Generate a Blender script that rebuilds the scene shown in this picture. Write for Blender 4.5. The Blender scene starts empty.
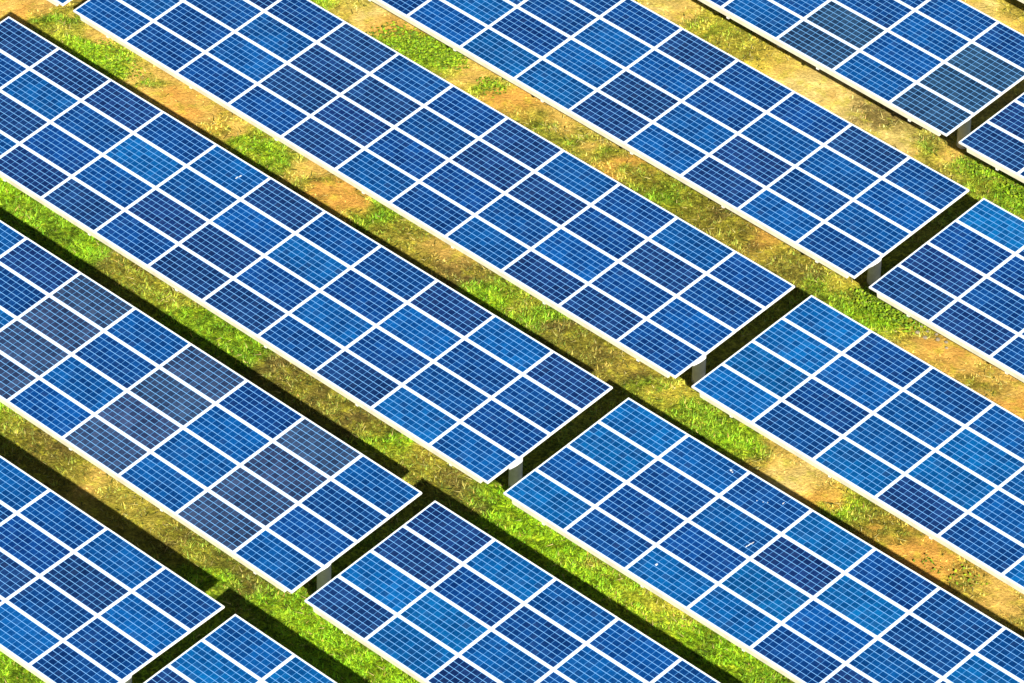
import bpy, bmesh, math, random
import numpy as np
from mathutils import Matrix, Vector

# ------------------------------------------------------------------ camera, sky, sun, exposure
scene = bpy.context.scene
COL = scene.collection
CR = (0.690819, 0.722737, 0.020493)
CU = (-0.424423, 0.382407, 0.820750)
CF = (-0.585350, 0.575687, -0.570920)
cam_data = bpy.data.cameras.new('camera')
cam_data.sensor_width = 36.0
cam_data.lens = 6372.73 * 36.0 / 1024.0
cam_data.clip_start = 1.0
cam_data.clip_end = 20000.0
cam = bpy.data.objects.new('camera', cam_data)
COL.objects.link(cam)
m = Matrix.Identity(4)
for r in range(3):
    m[r][0] = CR[r]; m[r][1] = CU[r]; m[r][2] = -CF[r]
m[0][3], m[1][3], m[2][3] = 73.8748, -72.6554, 74.2950
cam.matrix_world = m
scene.camera = cam

SUN = Vector((-0.66334, 0.55227, -0.50850)).normalized()     # the way the sunlight travels
sun_el = math.asin(-SUN.z)
sun_az = math.atan2(-SUN.x, -SUN.y)
world = bpy.data.worlds.new('World')
scene.world = world
world.use_nodes = True
wn = world.node_tree
wn.nodes.clear()
sky = wn.nodes.new('ShaderNodeTexSky')
sky.sky_type = 'NISHITA'
sky.sun_disc = False
sky.sun_elevation = sun_el
sky.sun_rotation = sun_az
bg = wn.nodes.new('ShaderNodeBackground')
bg.inputs['Strength'].default_value = 0.05
wo = wn.nodes.new('ShaderNodeOutputWorld')
wn.links.new(sky.outputs[0], bg.inputs[0])
wn.links.new(bg.outputs[0], wo.inputs[0])

sd = bpy.data.lights.new('sun', 'SUN')
sd.energy = 5.0
sd.angle = math.radians(0.5)
sd.color = (1.0, 0.95, 0.86)
sun = bpy.data.objects.new('sun', sd)
COL.objects.link(sun)
sun.rotation_euler = SUN.to_track_quat('-Z', 'Y').to_euler()

scene.view_settings.view_transform = 'Standard'
scene.view_settings.look = 'None'
scene.view_settings.gamma = 1.0
scene.view_settings.use_curve_mapping = False
scene.view_settings.exposure = 0.85

random.seed(7)
rng = np.random.default_rng(11)

# ------------------------------------------------------------------ node helpers
def new_mat(name, rough=0.5, spec=0.5, metal=0.0, color=(0.5, 0.5, 0.5)):
    mt = bpy.data.materials.new(name)
    mt.use_nodes = True
    b = mt.node_tree.nodes['Principled BSDF']
    b.inputs['Roughness'].default_value = rough
    b.inputs['Specular IOR Level'].default_value = spec
    b.inputs['Metallic'].default_value = metal
    b.inputs['Base Color'].default_value = (*color, 1)
    return mt, mt.node_tree, b

def N(nt, kind, **kw):
    n = nt.nodes.new(kind)
    for k, v in kw.items():
        setattr(n, k, v)
    return n

def link(nt, a, b):
    nt.links.new(a, b)

def math_node(nt, op, a, b=None, clamp=False):
    n = N(nt, 'ShaderNodeMath', operation=op, use_clamp=clamp)
    for i, v in enumerate((a, b)):
        if v is None:
            continue
        if isinstance(v, (int, float)):
            n.inputs[i].default_value = v
        else:
            link(nt, v, n.inputs[i])
    return n.outputs[0]

def mix_col(nt, fac, a, b, mode='MIX'):
    n = N(nt, 'ShaderNodeMix', data_type='RGBA', blend_type=mode)
    for sock, v in ((n.inputs[0], fac), (n.inputs[6], a), (n.inputs[7], b)):
        if isinstance(v, (int, float)):
            sock.default_value = v
        elif isinstance(v, tuple):
            sock.default_value = (*v, 1) if len(v) == 3 else v
        else:
            link(nt, v, sock)
    return n.outputs[2]

def noise(nt, scale, detail=3, rough=0.6, coord=None):
    n = N(nt, 'ShaderNodeTexNoise')
    n.inputs['Scale'].default_value = scale
    n.inputs['Detail'].default_value = detail
    n.inputs['Roughness'].default_value = rough
    if coord is not None:
        link(nt, coord, n.inputs['Vector'])
    return n

def ramp(nt, fac, lo, hi):
    n = N(nt, 'ShaderNodeMapRange', interpolation_type='SMOOTHSTEP')
    n.inputs[1].default_value = lo
    n.inputs[2].default_value = hi
    link(nt, fac, n.inputs[0])
    return n.outputs[0]

# ------------------------------------------------------------------ object helpers
def mesh_obj(name, me, parent=None):
    o = bpy.data.objects.new(name, me)
    COL.objects.link(o)
    if parent is not None:
        o.parent = parent
    return o

def tag(o, label, cat, group=None, kind=None):
    if label: o['label'] = label
    if cat: o['category'] = cat
    if group: o['group'] = group
    if kind: o['kind'] = kind
    return o

def add_box(bm, cx, cy, cz, sx, sy, sz, mi=0):
    vs = []
    for dx in (-.5, .5):
        for dy in (-.5, .5):
            for dz in (-.5, .5):
                vs.append(bm.verts.new((cx + dx * sx, cy + dy * sy, cz + dz * sz)))
    for q in ((0, 1, 3, 2), (4, 6, 7, 5), (0, 4, 5, 1), (2, 3, 7, 6), (0, 2, 6, 4), (1, 5, 7, 3)):
        f = bm.faces.new([vs[i] for i in q])
        f.material_index = mi

def finish(bm, name, mats):
    bmesh.ops.recalc_face_normals(bm, faces=bm.faces)
    me = bpy.data.meshes.new(name)
    bm.to_mesh(me)
    bm.free()
    for mt in mats:
        me.materials.append(mt)
    return me

def value_noise(x, y, s, seed=0):
    x = np.asarray(x) * s; y = np.asarray(y) * s
    xi = np.floor(x).astype(np.int64); yi = np.floor(y).astype(np.int64)
    fx = x - xi; fy = y - yi
    fx = fx * fx * (3 - 2 * fx); fy = fy * fy * (3 - 2 * fy)
    def h(a, b):
        v = np.sin(a * 127.1 + b * 311.7 + seed * 74.7) * 43758.5453
        return v - np.floor(v)
    return (h(xi, yi) * (1 - fx) * (1 - fy) + h(xi + 1, yi) * fx * (1 - fy)
            + h(xi, yi + 1) * (1 - fx) * fy + h(xi + 1, yi + 1) * fx * fy)

# ------------------------------------------------------------------ where each kind of ground cover lies
PATCHES=[(-19.2,2.8,'tan'),(-18.7,3.0,'ora'),(-18.7,3.6,'tan'),(-17.8,3.5,'grn'),(-16.6,3.0,'bri'),(-15.8,3.1,'bri'),(-16.8,3.7,'tan'),(-15.1,3.0,'tan'),(-14.3,2.9,'tan'),(-14.6,3.1,'grn'),(-13.7,3.2,'ora'),(-14.7,3.7,'tan'),(-12.4,3.1,'ora'),(-13.1,3.3,'tan'),(-12.3,3.1,'grn'),(-11.8,3.3,'tan'),(-10.7,3.2,'grn'),(-11.2,3.2,'bri'),(-10.0,3.4,'tan'),(-9.4,3.2,'oli'),(-8.6,3.4,'ora'),(-7.5,3.4,'grn'),(-6.5,3.1,'oli'),(-5.5,2.9,'oli'),(-4.8,3.2,'brn'),(-5.4,3.3,'tan'),(-3.8,3.1,'grn'),(-3.5,3.1,'bri'),(-3.3,3.4,'oli'),(-2.4,3.3,'grn'),(-1.8,3.4,'brn'),(-0.7,3.3,'brn'),(-1.1,3.4,'oli'),(-0.6,3.7,'oli'),(0.2,3.5,'brn'),(-0.1,3.7,'yel'),(1.3,3.5,'yel'),(1.8,3.3,'grn'),(0.8,3.4,'grn'),(2.7,3.2,'grn'),(3.2,3.2,'bri'),(4.0,3.1,'tan'),(3.7,3.1,'oli'),(5.2,2.9,'tan'),(4.9,3.0,'pal'),(5.8,3.1,'ora'),(6.5,3.1,'grn'),(6.2,3.2,'bri'),(7.2,3.2,'oli'),(6.7,3.3,'oli'),(8.4,3.0,'ora'),(7.8,3.1,'ora'),(9.0,2.9,'ora'),(9.4,3.1,'oli'),(10.2,3.0,'tan'),(10.5,3.4,'tan'),(10.9,3.1,'oli'),(-14.8,8.2,'grn'),(-14.4,8.3,'bri'),(-14.1,8.4,'tan'),(-13.5,8.7,'pal'),(-12.6,8.7,'ora'),(-13.1,8.7,'tan'),(-12.2,8.4,'bri'),(-11.8,8.5,'bri'),(-11.3,8.7,'bri'),(-10.8,8.7,'bri'),(-11.9,8.8,'grn'),(-10.2,8.8,'tan'),(-10.3,8.5,'tan'),(-9.5,8.5,'bri'),(-9.9,8.4,'tan'),(-8.8,8.7,'ora'),(-8.3,8.8,'ora'),(-7.5,8.7,'tan'),(-7.6,8.4,'grn'),(-6.9,8.5,'grn'),(-6.5,8.6,'tan'),(-6.2,8.6,'grn'),(-5.5,8.5,'ora'),(-5.7,8.6,'oli'),(-4.5,8.4,'oli'),(-4.1,8.4,'grn'),(-3.6,8.7,'oli'),(-3.6,8.4,'grn'),(-2.9,8.9,'oli'),(-2.3,8.7,'brn'),(-3.0,8.4,'oli'),(-1.4,8.6,'brn'),(-1.9,8.6,'oli'),(-1.0,8.7,'yel'),(-1.3,8.9,'ora'),(-0.5,8.6,'oli'),(-0.2,8.5,'brn'),(0.3,8.5,'grn'),(0.5,8.8,'yel'),(0.8,8.4,'grn'),(1.1,8.7,'oli'),(1.4,8.6,'grn'),(1.7,8.7,'bri'),(2.2,8.6,'bri'),(2.5,8.7,'bri'),(2.9,8.7,'yel'),(3.2,8.7,'oli'),(2.0,8.9,'grn'),(3.8,8.6,'ora'),(4.2,8.6,'ora'),(3.5,8.5,'tan'),(4.8,8.4,'oli'),(5.2,8.3,'oli'),(4.4,8.6,'tan'),(5.4,8.5,'tan'),(5.9,8.5,'ora'),(-10.0,13.5,'yel'),(-9.6,13.6,'pal'),(-9.2,13.8,'tan'),(-8.6,13.7,'grn'),(-8.3,13.8,'yel'),(-7.2,13.5,'oli'),(-7.7,13.6,'yel'),(-7.8,13.8,'grn'),(-6.7,13.5,'yel'),(-6.3,13.6,'yel'),(-5.9,13.6,'tan'),(-5.4,13.6,'pal'),(-4.7,13.7,'pal'),(-3.9,13.9,'pal'),(-4.3,13.8,'tan'),(-3.2,13.8,'pal'),(-3.0,13.9,'brn'),(-3.1,14.3,'brn'),(-2.0,13.6,'pal'),(-1.7,13.6,'tan'),(-1.6,13.8,'grn'),(-1.2,13.9,'grn'),(-1.0,13.5,'oli'),(-0.6,14.0,'tan'),(-0.9,14.0,'tan'),(-0.2,14.0,'grn'),(0.1,14.0,'bri'),(0.5,13.9,'oli'),(1.0,13.7,'grn'),(0.9,14.2,'bri'),(-5.4,19.0,'tan'),(-4.6,19.0,'pal'),(-4.5,19.3,'yel'),(-3.9,19.2,'yel'),(-4.0,19.4,'oli'),(-3.9,19.0,'tan'),(-13.6,-1.9,'bri'),(-13.1,-2.0,'bri'),(-12.5,-2.0,'grn'),(-12.8,-2.0,'grn'),(-12.0,-1.9,'grn'),(-11.1,-1.8,'bri'),(-11.5,-1.9,'grn'),(-10.4,-1.8,'grn'),(-9.6,-1.7,'oli'),(-10.0,-1.8,'brn'),(-8.6,-1.7,'oli'),(-9.0,-1.7,'oli'),(-8.0,-1.8,'oli'),(-7.4,-1.8,'bri'),(-6.9,-2.0,'grn'),(-6.5,-2.0,'grn'),(-5.8,-2.1,'grn'),(-6.1,-2.1,'bri'),(-5.0,-2.0,'brn'),(-4.5,-2.0,'brn'),(-4.1,-2.0,'oli'),(-3.5,-1.9,'brn'),(-2.6,-1.9,'brn'),(-3.2,-1.8,'oli'),(-2.1,-1.9,'oli'),(-1.4,-1.9,'grn'),(-1.0,-1.9,'bri'),(-0.6,-1.9,'yel'),(0.1,-2.3,'oli'),(-0.4,-2.3,'oli'),(0.2,-2.0,'brn'),(0.7,-2.1,'brn'),(1.1,-2.1,'brn'),(1.2,-2.2,'grn'),(1.6,-2.2,'bri'),(1.7,-1.9,'bri'),(2.6,-1.9,'bri'),(3.6,-2.1,'bri'),(4.7,-2.1,'bri'),(4.2,-1.8,'oli'),(6.0,-2.0,'bri'),(6.9,-2.1,'bri'),(6.0,-1.8,'yel'),(7.9,-2.0,'bri'),(7.4,-2.0,'grn'),(8.5,-1.9,'bri'),(9.0,-1.8,'grn'),(-7.2,-7.3,'grn'),(-6.7,-7.3,'oli'),(-6.1,-7.4,'oli'),(-5.8,-7.2,'brn'),(-5.2,-7.4,'oli'),(-4.7,-7.3,'dul'),(-4.2,-7.3,'tan'),(-3.8,-7.3,'dul'),(-3.3,-7.2,'dul'),(-2.7,-7.3,'dul'),(-2.2,-7.3,'oli'),(-1.8,-7.3,'brn'),(-1.2,-7.4,'oli'),(-0.7,-7.5,'oli'),(-0.4,-7.4,'brn'),(-0.2,-7.7,'bri'),(-0.0,-7.7,'bri'),(0.1,-7.3,'brn'),(0.6,-7.2,'brn'),(0.9,-7.1,'brn'),(1.3,-7.1,'bri'),(1.1,-7.0,'grn'),(2.0,-7.2,'bri'),(2.6,-7.2,'bri'),(2.0,-6.9,'bri'),(3.2,-7.3,'bri'),(3.6,-7.1,'bri'),(2.9,-7.1,'grn'),(4.3,-7.2,'bri'),(-1.3,-12.2,'bri'),(-0.9,-12.3,'grn'),(-0.7,-12.1,'bri'),(-0.3,-12.3,'grn'),(-0.1,-12.2,'grn')]

# ------------------------------------------------------------------ ground cover colours
# patches of soil, dry grass and green growth along the aisles, in ground metres
COVER = {                      # base colour, how grassy it is
    'tan': ((0.74, 0.47, 0.120), 0.02),
    'pal': ((0.78, 0.60, 0.220), 0.02),
    'ora': ((0.72, 0.37, 0.080), 0.03),
    'yel': ((0.60, 0.47, 0.065), 0.28),
    'dul': ((0.34, 0.29, 0.045), 0.40),
    'brn': ((0.14, 0.105, 0.028), 0.50),
    'oli': ((0.23, 0.21, 0.028), 0.70),
    'grn': ((0.14, 0.24, 0.012), 0.95),
    'bri': ((0.24, 0.42, 0.010), 1.00),
}
PP = np.array([(p[0], p[1]) for p in PATCHES])
PC = np.array([COVER[p[2]][0] for p in PATCHES])
PG = np.array([COVER[p[2]][1] for p in PATCHES])

def cover(x, y):
    """colour and grassiness of the ground at the points x, y"""
    x = np.asarray(x, float); y = np.asarray(y, float)
    wx = x + (value_noise(x, y, 1.3, 1) - .5) * 0.9 + (value_noise(x, y, 4.1, 2) - .5) * 0.45
    wy = y + (value_noise(x, y, 1.3, 3) - .5) * 0.6 + (value_noise(x, y, 4.1, 4) - .5) * 0.35
    col = np.zeros((len(x), 3)); g = np.zeros(len(x))
    for a in range(0, len(x), 20000):
        b = a + 20000
        d2 = (wx[a:b, None] - PP[None, :, 0]) ** 2 + (wy[a:b, None] - PP[None, :, 1]) ** 2
        w = 1.0 / (d2 + 0.06) ** 1.7
        w /= w.sum(1, keepdims=True)
        col[a:b] = w @ PC
        g[a:b] = w @ PG
    return col, g

def bump_height(x, y):
    return ((value_noise(x, y, .9, 21) - .5) * .05 + (value_noise(x, y, 3.1, 22) - .5) * .03
            + (value_noise(x, y, 8.0, 23) - .5) * .015)

def axis(lo, hi, step):
    mid = list(np.arange(lo, hi + 1e-6, step))
    far = [3, 10, 30, 100, 400, 1500, 4000]
    return np.array([lo - f for f in reversed(far)] + mid + [hi + f for f in far])

gx = axis(-24.0, 22.0, 0.09)
gy = axis(-16.0, 24.0, 0.09)
X, Y = np.meshgrid(gx, gy, indexing='ij')
xf, yf = X.ravel(), Y.ravel()
zf = bump_height(xf, yf)
ccol, cg = cover(xf, yf)
nx, ny = len(gx), len(gy)
me = bpy.data.meshes.new('ground')
me.vertices.add(nx * ny)
me.vertices.foreach_set('co', np.stack([xf, yf, zf], 1).ravel())
ii, jj = np.meshgrid(np.arange(nx - 1), np.arange(ny - 1), indexing='ij')
a = (ii * ny + jj).ravel()
quads = np.stack([a, a + ny, a + ny + 1, a + 1], 1)
me.loops.add(quads.size)
me.loops.foreach_set('vertex_index', quads.ravel())
me.polygons.add(len(quads))
me.polygons.foreach_set('loop_start', np.arange(0, quads.size, 4))
me.polygons.foreach_set('use_smooth', np.ones(len(quads), bool))
me.update(calc_edges=True)
at = me.color_attributes.new('cover', 'FLOAT_COLOR', 'POINT')
at.data.foreach_set('color', np.concatenate([ccol, cg[:, None]], 1).ravel())

gm, nt, b = new_mat('soil_and_turf', 0.95, 0.1)
ca = N(nt, 'ShaderNodeVertexColor', layer_name='cover')
tc = N(nt, 'ShaderNodeTexCoord')
n1 = noise(nt, 2.2, 5, 0.7, tc.outputs['Object'])
n2 = noise(nt, 14.0, 4, 0.7, tc.outputs['Object'])
n3 = noise(nt, 45.0, 3, 0.7, tc.outputs['Object'])
c1 = mix_col(nt, ramp(nt, n1.outputs[0], .42, .62), (0.84, 0.82, 0.76), (1.18, 1.16, 1.12))
n0 = noise(nt, 5.0, 4, 0.65, tc.outputs['Object'])
patchy = mix_col(nt, ramp(nt, n0.outputs[0], .42, .60), (0.42, 0.44, 0.36), (1.30, 1.28, 1.20))
c1 = mix_col(nt, ca.outputs['Alpha'], c1, patchy, 'MULTIPLY')
moss = noise(nt, 3.1, 4, 0.6, tc.outputs['Object'])
soil = mix_col(nt, math_node(nt, 'MULTIPLY', ramp(nt, moss.outputs[0], .48, .66), 0.45), ca.outputs[0], (0.50, 0.50, 0.04))
c1 = mix_col(nt, 1.0, soil, c1, 'MULTIPLY')
c2 = mix_col(nt, ramp(nt, n2.outputs[0], .38, .62), (0.42, 0.44, 0.34), (1.5, 1.48, 1.42))
rug = math_node(nt, 'ADD', math_node(nt, 'MULTIPLY', ca.outputs['Alpha'], 0.65), 0.26, True)
c1 = mix_col(nt, rug, c1, c2, 'MULTIPLY')
c3 = mix_col(nt, ramp(nt, n3.outputs[0], .35, .65), (0.48, 0.48, 0.42), (1.5, 1.5, 1.5))
c1 = mix_col(nt, rug, c1, c3, 'MULTIPLY')
link(nt, c1, b.inputs['Base Color'])
bp = N(nt, 'ShaderNodeBump')
bp.inputs['Strength'].default_value = 0.9
bp.inputs['Distance'].default_value = 0.04
link(nt, n2.outputs[0], bp.inputs['Height'])
link(nt, bp.outputs[0], b.inputs['Normal'])
me.materials.append(gm)
ground = mesh_obj('ground', me)
ground['kind'] = 'structure'

# ------------------------------------------------------------------ solar arrays
PITCH_U, PITCH_V = 1.67, 0.86           # panel pitch along the row and up the slope
PU, PV, PT = 1.664, 0.854, 0.04         # panel outside size
FR = 0.030                              # width of the frame's top face
NCOL, NROW = 11, 4
RAFTERS = [1.05 + 2.7 * k for k in range(7)]

# panel face: 10 x 6 blue polycrystalline cells on a white backsheet
pm, nt, b = new_mat('panel_face', 0.22, 0.35)
tc = N(nt, 'ShaderNodeTexCoord')
sx = N(nt, 'ShaderNodeSeparateXYZ')
link(nt, tc.outputs['Object'], sx.inputs[0])
MU, MV = 0.008, 0.004                   # white margin round the cells
CUx = (PU - 2 * FR - 2 * MU) / 10.0
CVy = (PV - 2 * FR - 2 * MV) / 6.0
u = math_node(nt, 'ADD', math_node(nt, 'DIVIDE', sx.outputs[0], CUx), 5.0)
v = math_node(nt, 'ADD', math_node(nt, 'DIVIDE', sx.outputs[1], CVy), 3.0)
def edge(c, size):
    """distance in metres to the nearest whole cell border"""
    f = math_node(nt, 'FRACT', c)
    d = math_node(nt, 'MINIMUM', f, math_node(nt, 'SUBTRACT', 1.0, f))
    return math_node(nt, 'MULTIPLY', d, size)
eu = edge(u, CUx); ev = edge(v, CVy)
line_u = math_node(nt, 'LESS_THAN', eu, 0.0046)
line_v = math_node(nt, 'LESS_THAN', ev, 0.0058)
def outside(c, n):
    a = math_node(nt, 'LESS_THAN', c, -0.02)
    return math_node(nt, 'MAXIMUM', a, math_node(nt, 'GREATER_THAN', c, n + 0.02))
margin = math_node(nt, 'MAXIMUM', outside(u, 10.0), outside(v, 6.0))
cid = N(nt, 'ShaderNodeCombineXYZ')
link(nt, math_node(nt, 'FLOOR', u), cid.inputs[0])
link(nt, math_node(nt, 'FLOOR', v), cid.inputs[1])
oi = N(nt, 'ShaderNodeObjectInfo')
link(nt, math_node(nt, 'MULTIPLY', oi.outputs['Random'], 91.0), cid.inputs[2])
wn_ = N(nt, 'ShaderNodeTexWhiteNoise', noise_dimensions='3D')
link(nt, cid.outputs[0], wn_.inputs['Vector'])
vec = N(nt, 'ShaderNodeVectorMath', operation='ADD')
link(nt, tc.outputs['Object'], vec.inputs[0])
link(nt, cid.outputs[0], vec.inputs[1])
grain = N(nt, 'ShaderNodeTexVoronoi')
grain.inputs['Scale'].default_value = 38.0
link(nt, vec.outputs[0], grain.inputs['Vector'])
dust = noise(nt, 2.3, 3, 0.6, vec.outputs[0])
cell = mix_col(nt, wn_.outputs['Value'], (0.64, 0.70, 0.76), (1.36, 1.30, 1.22))
cell = mix_col(nt, 1.0, oi.outputs['Color'], cell, 'MULTIPLY')
broad = noise(nt, 1.1, 2, 0.5, None)
bo = N(nt, 'ShaderNodeVectorMath', operation='ADD')
link(nt, tc.outputs['Object'], bo.inputs[0])
bc = N(nt, 'ShaderNodeCombineXYZ')
link(nt, math_node(nt, 'MULTIPLY', oi.outputs['Random'], 57.0), bc.inputs[2])
link(nt, bc.outputs[0], bo.inputs[1])
link(nt, bo.outputs[0], broad.inputs['Vector'])
cell = mix_col(nt, 1.0, cell, mix_col(nt, ramp(nt, broad.outputs[0], .35, .65), (0.80, 0.82, 0.85), (1.25, 1.20, 1.15)), 'MULTIPLY')
gs = N(nt, 'ShaderNodeSeparateColor'); link(nt, grain.outputs['Color'], gs.inputs[0])
gr = mix_col(nt, gs.outputs[0], (0.72, 0.76, 0.80), (1.28, 1.24, 1.20))
cell = mix_col(nt, 0.8, cell, gr, 'MULTIPLY')
cell = mix_col(nt, math_node(nt, 'MULTIPLY', ramp(nt, dust.outputs[0], 0.5, .75), 0.06), cell, (0.16, 0.24, 0.34))
lc = mix_col(nt, 0.30, (0.10, 0.34, 0.74), oi.outputs['Color'])
lcv = mix_col(nt, 0.10, (0.20, 0.48, 0.86), oi.outputs['Color'])
c = mix_col(nt, line_u, cell, lc)
c = mix_col(nt, line_v, c, lcv)
c = mix_col(nt, margin, c, (0.62, 0.70, 0.74))
link(nt, c, b.inputs['Base Color'])

def metal_mat(name, color, rough=0.5, metal=0.0, spec=0.4, scale=3.0, amt=0.12):
    mt, nt, b = new_mat(name, rough, spec, metal)
    tc = N(nt, 'ShaderNodeTexCoord')
    n = noise(nt, scale, 4, 0.6, tc.outputs['Object'])
    dark = tuple(x * (1 - 2 * amt) for x in color)
    c = mix_col(nt, ramp(nt, n.outputs[0], .35, .65), dark, color)
    link(nt, c, b.inputs['Base Color'])
    return mt
frame_m = metal_mat('anodised_aluminium_frame', (0.80, 0.81, 0.80), 0.45, 0.0, 0.4, 1.3, 0.04)
back_m = metal_mat('shade_blackened_backsheet', (0.03, 0.03, 0.035), 0.6)  # black colour put in to cut bounce light and darken the gaps
steel_m = metal_mat('bounce_tinted_steel', (0.90, 0.85, 0.62), 0.55, 0.0, 0.4, 2.5, 0.10)  # cream base colour holds the sunlit look and yellow bounce on the purlins
rafter_m = metal_mat('zinc_rafter', (0.72, 0.71, 0.64), 0.5)
post_m = metal_mat('pale_concrete_pile', (0.88, 0.90, 0.88), 0.8, 0.0, 0.3, 4.0, 0.10)
dropping_m = metal_mat('dried_dropping', (0.75, 0.78, 0.76), 0.9, 0.0, 0.2)

# glass and cells (face up at z = 0, underside blackened to deepen the shade below)
bm = bmesh.new()
add_box(bm, 0, 0, -0.0065, PU - 2 * FR, PV - 2 * FR, 0.007, 0)
for f in bm.faces:
    if f.calc_center_median().z < -0.008:
        f.material_index = 1
panel_me = finish(bm, 'solar_panel', [pm, back_m])
# aluminium frame round it
bm = bmesh.new()
add_box(bm, 0, (PV - FR) / 2, -PT / 2, PU, FR, PT)
add_box(bm, 0, -(PV - FR) / 2, -PT / 2, PU, FR, PT)
add_box(bm, (PU - FR) / 2, 0, -PT / 2, FR, PV - 2 * FR, PT)
add_box(bm, -(PU - FR) / 2, 0, -PT / 2, FR, PV - 2 * FR, PT)
bmesh.ops.remove_doubles(bm, verts=bm.verts, dist=1e-5)
frame_me = finish(bm, 'frame', [frame_m])

LENGTH = NCOL * PITCH_U
WIDTH = NROW * PITCH_V
# front and rear purlins are lipped channels, the inner ones plain
def purlin_mesh(h, d):
    bm = bmesh.new()
    L = LENGTH - 0.46
    t = 0.006
    add_box(bm, 0, 0, 0, L, t, h)
    add_box(bm, 0, d / 2 + t / 2, h / 2 - t / 2, L, d, t)
    add_box(bm, 0, d / 2 + t / 2, -h / 2 + t / 2, L, d, t)
    add_box(bm, 0, d + t, h / 2 - 0.016, L, t - 0.001, 0.018)
    add_box(bm, 0, d + t, -h / 2 + 0.016, L, t - 0.001, 0.018)
    return finish(bm, 'purlin', [steel_m])
purlin_me = purlin_mesh(0.115, 0.05)
# rafter: square tube along the slope, its open end seen past the front purlin
bm = bmesh.new()
RL = WIDTH - 0.05
for s in (-1, 1):
    add_box(bm, s * 0.029, 0, 0, 0.006, RL, 0.08)
    add_box(bm, 0, 0, s * 0.037, 0.052, RL, 0.006)
rafter_me = finish(bm, 'rafter', [rafter_m])
# round pile with a flat cap plate
def cyl(bm, r, z0, z1, seg=28, cx=0, cy=0):
    lo = [bm.verts.new((cx + r * math.cos(2 * math.pi * k / seg), cy + r * math.sin(2 * math.pi * k / seg), z0)) for k in range(seg)]
    hi = [bm.verts.new((v.co.x, v.co.y, z1)) for v in lo]
    for k in range(seg):
        f = bm.faces.new((lo[k], lo[(k + 1) % seg], hi[(k + 1) % seg], hi[k])); f.smooth = True
    bm.faces.new(hi); bm.faces.new(lo[::-1])
POST_H = 1.66
bm = bmesh.new()
cyl(bm, 0.137, -1.4, POST_H)
post_me = finish(bm, 'post', [post_m])
bm = bmesh.new()
cyl(bm, 0.15, 0, 0.02, 28)
add_box(bm, 0, 0, 0.055, 0.12, 0.16, 0.068)
cap_me = finish(bm, 'cap_plate', [rafter_m])

PANEL_COL = {                     # cell colours, azure to navy to dull grey
    'A': (0.001, 0.066, 0.225), 'B': (0.0015, 0.046, 0.188), 'D': (0.002, 0.033, 0.150),
    'N': (0.005, 0.026, 0.112), 'G': (0.022, 0.040, 0.096), 'T': (0.012, 0.038, 0.092)}
GREY_LABEL = {'G': 'dull grey blue panel', 'T': 'dull teal grey panel'}
# rows of letters: from the high edge to the low edge, columns from upper left to lower right
LAYOUT = {
    '3a': ('NNNDANBDNAN', 'DADABBADAD D'.replace(' ', ''), 'NNDBNNDADDD', 'BBNNDNNDNAB'),
    '2a': ('BDBBNGBGDGB', 'DABDDGDGAGD', 'BDADAGBGBGD', 'DBDBDGBGBGB'),
    '1a': ('BDDBDABABBD', 'DBADBDBDDNA', 'BDBADBDANDD', 'ABDDBADDNBD'),
    '3b': ('ABDADDBDBAD', 'ADBNADADBDB', 'BDDABBBDADD', 'ADAADNDBDBA'),
    '2b': ('NABBDBADBDB', 'NDDBBDDBADB', 'AABDDBABDBD', 'NANNBDBDBAD'),
    '1b': ('BADBDBDBADB', 'ADBDABDDBAD', 'NBDBDABDBDB', 'DBADBDBADBD'),
    '4a': ('DNDNDDNBDBD', 'DDBNNDNNDND', 'BDBNNDDBBDB', 'BDDDNBDBNND'),
    '4b': ('ADDBDBADBDB', 'ABBABDBDBAD', 'ADBABDABDDB', 'ADANDADBDBA'),
    '5a': ('BDBADDNDDND', 'DBABDBBDBBB', 'ABDADANBNDB', 'BADBAANBNBD'),
    '5b': ('ABNDBDBDBAD', 'DDNBDDBBDBB', 'NDBDBADBDDB', 'NNDBDBBDBBD'),
    '6a': ('BDDBDBBDDBD', 'DBBDABBDDBT', 'BDBDBADBTBT', 'BBDBDBDBTBT'),
    '6b': ('DBDNBDBDBBD', 'DDNBDBDDBDB', 'NDBDNDBDBDD', 'NDBDBDNBDBD'),
    '4z': ('DBDBDNDBDBD', 'BDNDBDBDDNB', 'DBDBBDNDBDB', 'BDBDNDBDBDA'),
    '7a': ('DBDBDNDBDBD', 'BDNDBDBDDNB', 'DBDBBDNDBDB', 'BDBDNDBDBDA'),
}
# row and side, high corner at the gap (x, y, z), slope along the row, tilt in degrees
TABLES = {
    '3a': (2.489, 0.354, 2.278, -0.00136, 11.4098),
    '3b': (2.937, 0.348, 2.265, 0.00335, 11.0474),
    '2a': (2.536, -4.803, 2.276, -0.00272, 11.5717),
    '2b': (2.896, -4.804, 2.285, 0.00242, 11.5362),
    '1a': (2.679, -9.977, 2.258, 0.00252, 9.8124),
    '1b': (2.975, -9.977, 2.252, -0.00167, 10.9621),
    '4a': (2.394, 5.583, 2.241, -0.00282, 11.0248),
    '4b': (2.841, 5.589, 2.245, -0.00267, 10.8076),
    '5a': (2.318, 10.803, 2.210, -0.00381, 10.9268),
    '5b': (2.726, 10.793, 2.222, -0.00252, 11.3389),
    '6a': (-0.030, 16.053, 2.224, -0.00878, 10.4968),
    '6b': (0.305, 16.059, 2.239, 0.00425, 10.8497),
    '4z': (-16.29, 5.56, 2.290, -0.002, 11.0),
    '7a': (-0.10, 21.30, 2.240, -0.004, 10.8),
}
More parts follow.
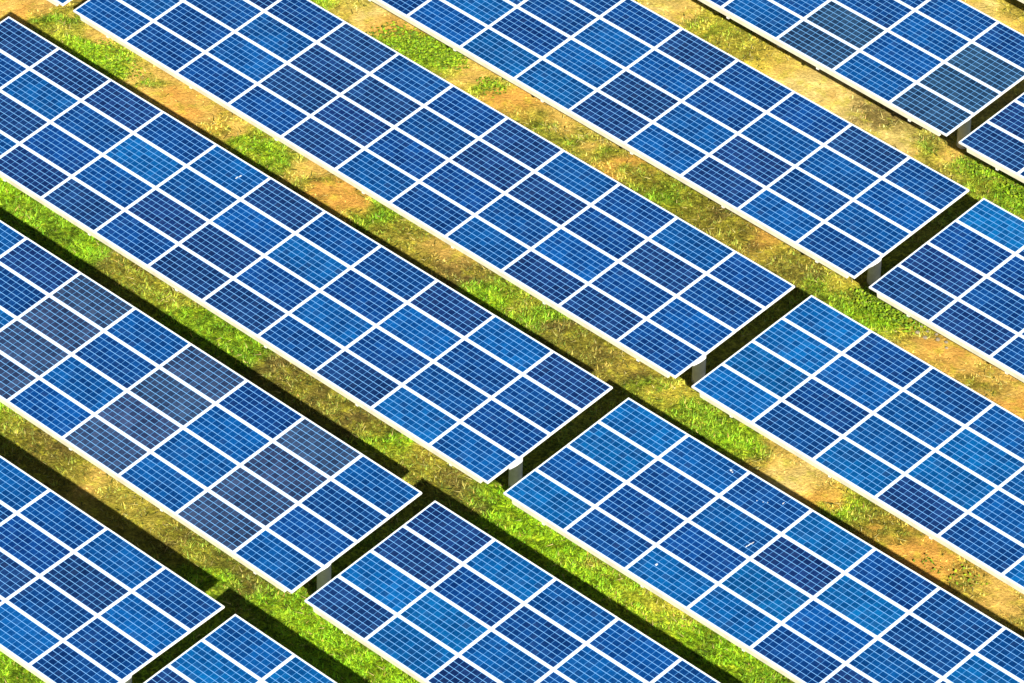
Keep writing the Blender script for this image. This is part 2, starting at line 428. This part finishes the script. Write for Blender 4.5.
LABELS = {
    '3a': 'long blue solar array crossing the middle of the photo, all eleven panel columns in view',
    '3b': 'solar array in the lower right with white bird droppings on its panels',
    '2a': 'solar array at the left with many dull grey panels among the blue ones',
    '2b': 'blue solar array at the bottom centre, right of the one with many grey panels',
    '1a': 'solar array filling the bottom left corner of the photo, above a strip of green grass',
    '1b': 'solar array at the bottom edge with only its upper corner in view',
    '4a': 'long blue solar array running from the top left edge to the gap right of centre',
    '4b': 'bright azure solar array at the right edge between two aisles of orange soil',
    '5a': 'long deep blue solar array from the top centre to the gap in the upper right',
    '5b': 'navy blue solar array at the right edge, next to bright leafy plants and small stones',
    '6a': 'solar array in the top right with several dull teal grey panels',
    '6b': 'small corner of a navy solar array at the right edge, beside the teal grey panels',
    '4z': 'tiny tip of a solar array at the top left edge, over bright grass',
    '7a': 'thin sliver of a solar array cut off by the top right corner',
}

def build_array(key):
    ox, oy, oz, slope, tilt = TABLES[key]
    t = math.radians(tilt)
    sgn = 1 if key[1] == 'b' else -1
    cx = ox + sgn * LENGTH / 2
    root = bpy.data.objects.new('solar_array', None)
    COL.objects.link(root)
    root.location = (cx, oy - WIDTH / 2 * math.cos(t), 0)
    tag(root, LABELS[key], 'solar array', 'solar arrays standing in parallel rows on the grass')
    # frame of the sloping plane, its origin at the centre of the high edge
    hi = Vector((0, WIDTH / 2 * math.cos(t), oz + slope * sgn * LENGTH / 2))
    ru = Vector((1, 0, slope)).normalized()
    rv = Vector((0, math.cos(t), math.sin(t)))
    rw = ru.cross(rv).normalized()
    def place(o, x, down, w, jitter=0.0):
        p = hi + ru * x - rv * down + rw * w
        mm = Matrix(((ru.x, rv.x, rw.x, p.x), (ru.y, rv.y, rw.y, p.y), (ru.z, rv.z, rw.z, p.z), (0, 0, 0, 1)))
        if jitter:
            mm = mm @ Matrix.Rotation(random.uniform(-jitter, jitter), 4, 'X') @ Matrix.Rotation(random.uniform(-jitter, jitter), 4, 'Y')
        o.matrix_basis = mm
    panels = {}
    for j in range(NROW):
        for c in range(NCOL):
            p = mesh_obj('solar_panel', panel_me, root)
            place(p, -LENGTH / 2 + (c + .5) * PITCH_U + random.uniform(-.001, .001), (j + .5) * PITCH_V, 0, 0.003)
            code = LAYOUT[key][j][c]
            base = PANEL_COL[code]
            if code == 'A' and key in ('3a', '4a', '5a', '2a', '1a'):     # these tables are less azure
                base = tuple(.45 * p_ + .55 * q_ for p_, q_ in zip(PANEL_COL['A'], PANEL_COL['B']))
            k = random.uniform(0.92, 1.10)
            p.color = (base[0] * k, base[1] * k * random.uniform(.93, 1.07), base[2] * k, 1)
            if code in GREY_LABEL:
                p['label'] = GREY_LABEL[code]
            mesh_obj('frame', frame_me, p)
            panels[(c, j)] = p
    for down, w in ((WIDTH - 0.004, -0.0985), (WIDTH - 1.10, -0.0985), (1.10, -0.0985), (0.07, -0.0985)):
        place(mesh_obj('purlin', purlin_me, root), 0, down, w)
    for rx in RAFTERS:
        xx = -LENGTH / 2 + rx
        place(mesh_obj('rafter', rafter_me, root), xx, WIDTH / 2, -0.199)
        p = hi + ru * xx - rv * (WIDTH / 2 - 0.13) + rw * -0.24
        po = mesh_obj('post', post_me, root)
        po.location = (p.x, p.y, p.z - POST_H - 0.09)
        cp = mesh_obj('cap_plate', cap_me, po)
        cp.location = (0, 0, POST_H)
    return root, panels

ARR = {}
for key in ('3a', '3b', '2a', '2b', '4a', '4b', '5a', '5b', '1a', '1b', '6a', '6b', '4z', '7a'):
    ARR[key] = build_array(key)

# dried droppings, thin uneven smears lying on single panels
def smear(panel, x, y, pts):
    bm = bmesh.new()
    for (dx, dy, r, st) in pts:
        seg = 9
        ring = []
        for k in range(seg):
            a = 2 * math.pi * k / seg
            rr = r * random.uniform(.7, 1.25)
            ring.append((dx + rr * math.cos(a), dy + rr * st * math.sin(a)))
        top = [bm.verts.new((px, py, 0.003)) for px, py in ring]
        bot = [bm.verts.new((px, py, -0.002)) for px, py in ring]
        bm.faces.new(top)
        for k in range(seg):
            bm.faces.new((bot[k], bot[(k + 1) % seg], top[(k + 1) % seg], top[k]))
    o = mesh_obj('bird_dropping', finish(bm, 'bird_dropping', [dropping_m]), panel)
    o.location = (x, y, 0)
pa = ARR['3b'][1]
smear(pa[(1, 0)], 0.52, 0.22, [(0, 0, .028, 1), (.06, -.02, .014, 1)])
smear(pa[(2, 0)], -0.05, -0.02, [(0, 0, .010, 1), (.08, .04, .008, 1), (-.12, -.05, .010, 1)])
smear(pa[(2, 0)], 0.28, 0.20, [(0, 0, .008, 4)])
smear(pa[(2, 1)], 0.56, -0.16, [(0, 0, .009, 6), (.015, .07, .009, 4), (-.01, -.07, .008, 4)])
smear(pa[(2, 3)], -0.45, 0.05, [(0, 0, .022, 1.4)])
pa = ARR['3a'][1]
smear(pa[(4, 0)], 0.28, -0.02, [(0, 0, .012, 4), (.02, .07, .014, 2.5)])

# ------------------------------------------------------------------ vegetation
leaf_m, nt, b = new_mat('grass_blades', 0.7, 0.2)
ca = N(nt, 'ShaderNodeVertexColor', layer_name='tint')
link(nt, ca.outputs[0], b.inputs['Base Color'])
b.inputs['Subsurface Weight'].default_value = 0.0

def tri_mesh(name, verts, faces, tints, mat):
    """verts (n,3), faces (m,3), tints per vertex (n,3)"""
    me = bpy.data.meshes.new(name)
    me.vertices.add(len(verts))
    me.vertices.foreach_set('co', verts.ravel())
    me.loops.add(faces.size)
    me.loops.foreach_set('vertex_index', faces.ravel())
    me.polygons.add(len(faces))
    me.polygons.foreach_set('loop_start', np.arange(0, faces.size, faces.shape[1]))
    me.update(calc_edges=True)
    at = me.color_attributes.new('tint', 'FLOAT_COLOR', 'POINT')
    at.data.foreach_set('color', np.concatenate([tints, np.ones((len(tints), 1))], 1).ravel())
    me.materials.append(mat)
    return me

# aisles between the rows, where grass grows
def aisle_points(n):
    ys = []
    strips = [(0.4 + 5.24 * k, 4.7 + 5.24 * k) for k in range(-3, 4)]
    w = np.array([s[1] - s[0] for s in strips]); w = w / w.sum()
    k = rng.choice(len(strips), n, p=w)
    lo = np.array([s[0] for s in strips])[k]; hi_ = np.array([s[1] for s in strips])[k]
    return rng.uniform(-24, 16, n), hi_ - (hi_ - lo) * rng.uniform(0, 1, n) ** 1.35

tx, ty = aisle_points(1150000)
tcol, tg = cover(tx, ty)
clump = value_noise(tx, ty, 2.2, 33) * .3 + value_noise(tx, ty, 5.5, 31) * .4 + value_noise(tx, ty, 13.0, 32) * .3
clump = np.clip((clump - .5) * 1.5 + .5, 0, 1)
keep = rng.random(len(tx)) < np.clip(tg ** 1.2 * (2.2 * clump - .25), 0, 1)
tx, ty, tcol, tg, clump = tx[keep], ty[keep], tcol[keep], tg[keep], clump[keep]
n = len(tx)
ang = rng.uniform(0, 2 * np.pi, n)
lean = rng.uniform(0.3, 1.5, n)
hgt = rng.uniform(0.03, 0.11, n) * (0.4 + 1.1 * clump) * (0.6 + 0.6 * tg)
wid = rng.uniform(0.009, 0.022, n)
z0 = bump_height(tx, ty) - 0.005
dx, dy = np.cos(ang), np.sin(ang)
base1 = np.stack([tx - dy * wid, ty + dx * wid, z0], 1)
base2 = np.stack([tx + dy * wid, ty - dx * wid, z0], 1)
tip = np.stack([tx + dx * hgt * lean, ty + dy * hgt * lean, z0 + hgt * (1.1 - 0.55 * lean)], 1)
verts = np.stack([base1, base2, tip], 1).reshape(-1, 3)
faces = np.arange(3 * n).reshape(-1, 3)
k = rng.uniform(0.4, 1.55, (n, 1)) * (0.30 + 1.4 * clump[:, None])
dry = (rng.random((n, 1)) < (0.02 + 0.30 * (1 - tg[:, None])))
greenish = np.array([[0.19, 0.34, 0.012]])
lush = np.clip((tg[:, None] - .5) * 2, 0, 1)
tint = tcol * (1 - .5 * lush) + greenish * (.5 * lush)
tint = np.where(dry, np.array([[0.36, 0.28, 0.06]]) * (0.5 + 0.5 * tg[:, None]), tint) * k
tint[:, 0] *= rng.uniform(.7, 1.2, n)
tints = np.repeat(np.clip(tint, 0, .8), 3, axis=0)
# straw and long stems lying about between the tufts
sx_, sy_ = aisle_points(170000)
scol, sg = cover(sx_, sy_)
kp = rng.random(len(sx_)) < np.where(sg > .25, .45 * (1.15 - .9 * sg) * value_noise(sx_, sy_, 3.0, 41), .015)
sx_, sy_, scol, sg = sx_[kp], sy_[kp], scol[kp], sg[kp]
ns = len(sx_)
sa = rng.uniform(0, 2 * np.pi, ns); sl = rng.uniform(.07, .22, ns); sw = rng.uniform(.006, .013, ns)
zz = bump_height(sx_, sy_) + rng.uniform(.02, .09, ns)
ca_, sa_ = np.cos(sa), np.sin(sa)
v1 = np.stack([sx_ - sa_ * sw, sy_ + ca_ * sw, zz], 1)
v2 = np.stack([sx_ + sa_ * sw, sy_ - ca_ * sw, zz + .006], 1)
v3 = np.stack([sx_ + ca_ * sl, sy_ + sa_ * sl, zz + rng.uniform(-.02, .07, ns)], 1)
verts = np.concatenate([verts, np.stack([v1, v2, v3], 1).reshape(-1, 3)])
faces = np.arange(len(verts)).reshape(-1, 3)
straw = np.where(rng.random((ns, 1)) < .55, np.array([[.52, .44, .14]]), np.array([[.05, .07, .012]])) * rng.uniform(.6, 1.2, (ns, 1))
tints = np.concatenate([tints, np.repeat(straw, 3, axis=0)])
grass = mesh_obj('grass', tri_mesh('grass', verts, faces, tints, leaf_m))
tag(grass, 'short green and dry grass growing in the aisles between the solar arrays', 'grass', kind='stuff')

# low broad-leaved creepers in bright clumps
leafy = [(-12.24, 8.30, .55, 420), (-11.77, 8.40, .55, 420), (-11.25, 8.50, .5, 380), (-10.84, 8.60, .4, 220), (-9.48, 8.50, .32, 150),
         (1.80, 8.75, .45, 260), (2.20, 8.75, .45, 300), (2.65, 8.72, .40, 220), (0.95, 14.00, .35, 160), (0.04, 13.9, .3, 70),
         (-15.98, 3.09, .6, 260), (-15.2, 2.9, .5, 160), (-11.13, 3.1, .45, 120), (8.78, 2.95, .3, 26), (9.5, 3.15, .4, 34)]
V, F, T = [], [], []
for (lx, ly, lr, cnt) in leafy:
    for _ in range(cnt):
        a = rng.uniform(0, 2 * np.pi); r = lr * math.sqrt(rng.uniform(0, 1)) * rng.uniform(.6, 1.2)
        px, py = lx + r * math.cos(a) * 1.3, ly + r * math.sin(a)
        s = rng.uniform(0.018, 0.036)
        h = rng.uniform(0.04, 0.17)
        nrm = Vector((rng.normal(0, .45), rng.normal(0, .45), 1)).normalized()
        t1 = nrm.cross(Vector((math.cos(a), math.sin(a), 0.1))).normalized(); t2 = nrm.cross(t1)
        cpt = Vector((px, py, h))
        i0 = len(V)
        V += [cpt - t1 * s * 1.3, cpt + t2 * s * .8 + t1 * .1 * s, cpt + t1 * s * 1.3, cpt - t2 * s * .8 + t1 * .1 * s]
        F.append((i0, i0 + 1, i0 + 2, i0 + 3))
        kk = rng.uniform(.35, 1.4)
        T += [(0.20 * kk * rng.uniform(.8, 1.3), 0.34 * kk, 0.015)] * 4
lv = mesh_obj('creeping_plants', tri_mesh('creeping_plants', np.array([tuple(v) for v in V]), np.array(F), np.array(T), leaf_m))
tag(lv, 'clumps of low bright green broad leaved plants in the aisles', 'ground cover', kind='stuff')

# small grey stones beside the leafy plants
stone_m = metal_mat('field_stone', (0.36, 0.30, 0.20), 0.9, 0.0, 0.2, 8.0, 0.2)
def stone_mesh(s):
    bm = bmesh.new()
    bmesh.ops.create_icosphere(bm, subdivisions=2, radius=s)
    for v in bm.verts:
        v.co *= random.uniform(.86, 1.12)
        v.co.z *= .6
    return finish(bm, 'stone', [stone_m])
for i, (px, py) in enumerate([(2.75, 8.86), (2.95, 8.88), (3.15, 8.84), (3.35, 8.9), (3.5, 8.78), (3.28, 8.64), (3.68, 8.84), (3.05, 8.66), (3.82, 8.70)]):
    s = random.uniform(.03, .055)
    o = mesh_obj('stone', stone_mesh(s))
    o.location = (px, py, s * .25)
    o.rotation_euler = (0, 0, random.uniform(0, 6))
    tag(o, 'small grey stone lying by the leafy plants in front of the navy array', 'stone', 'small grey stones by the leafy plants')
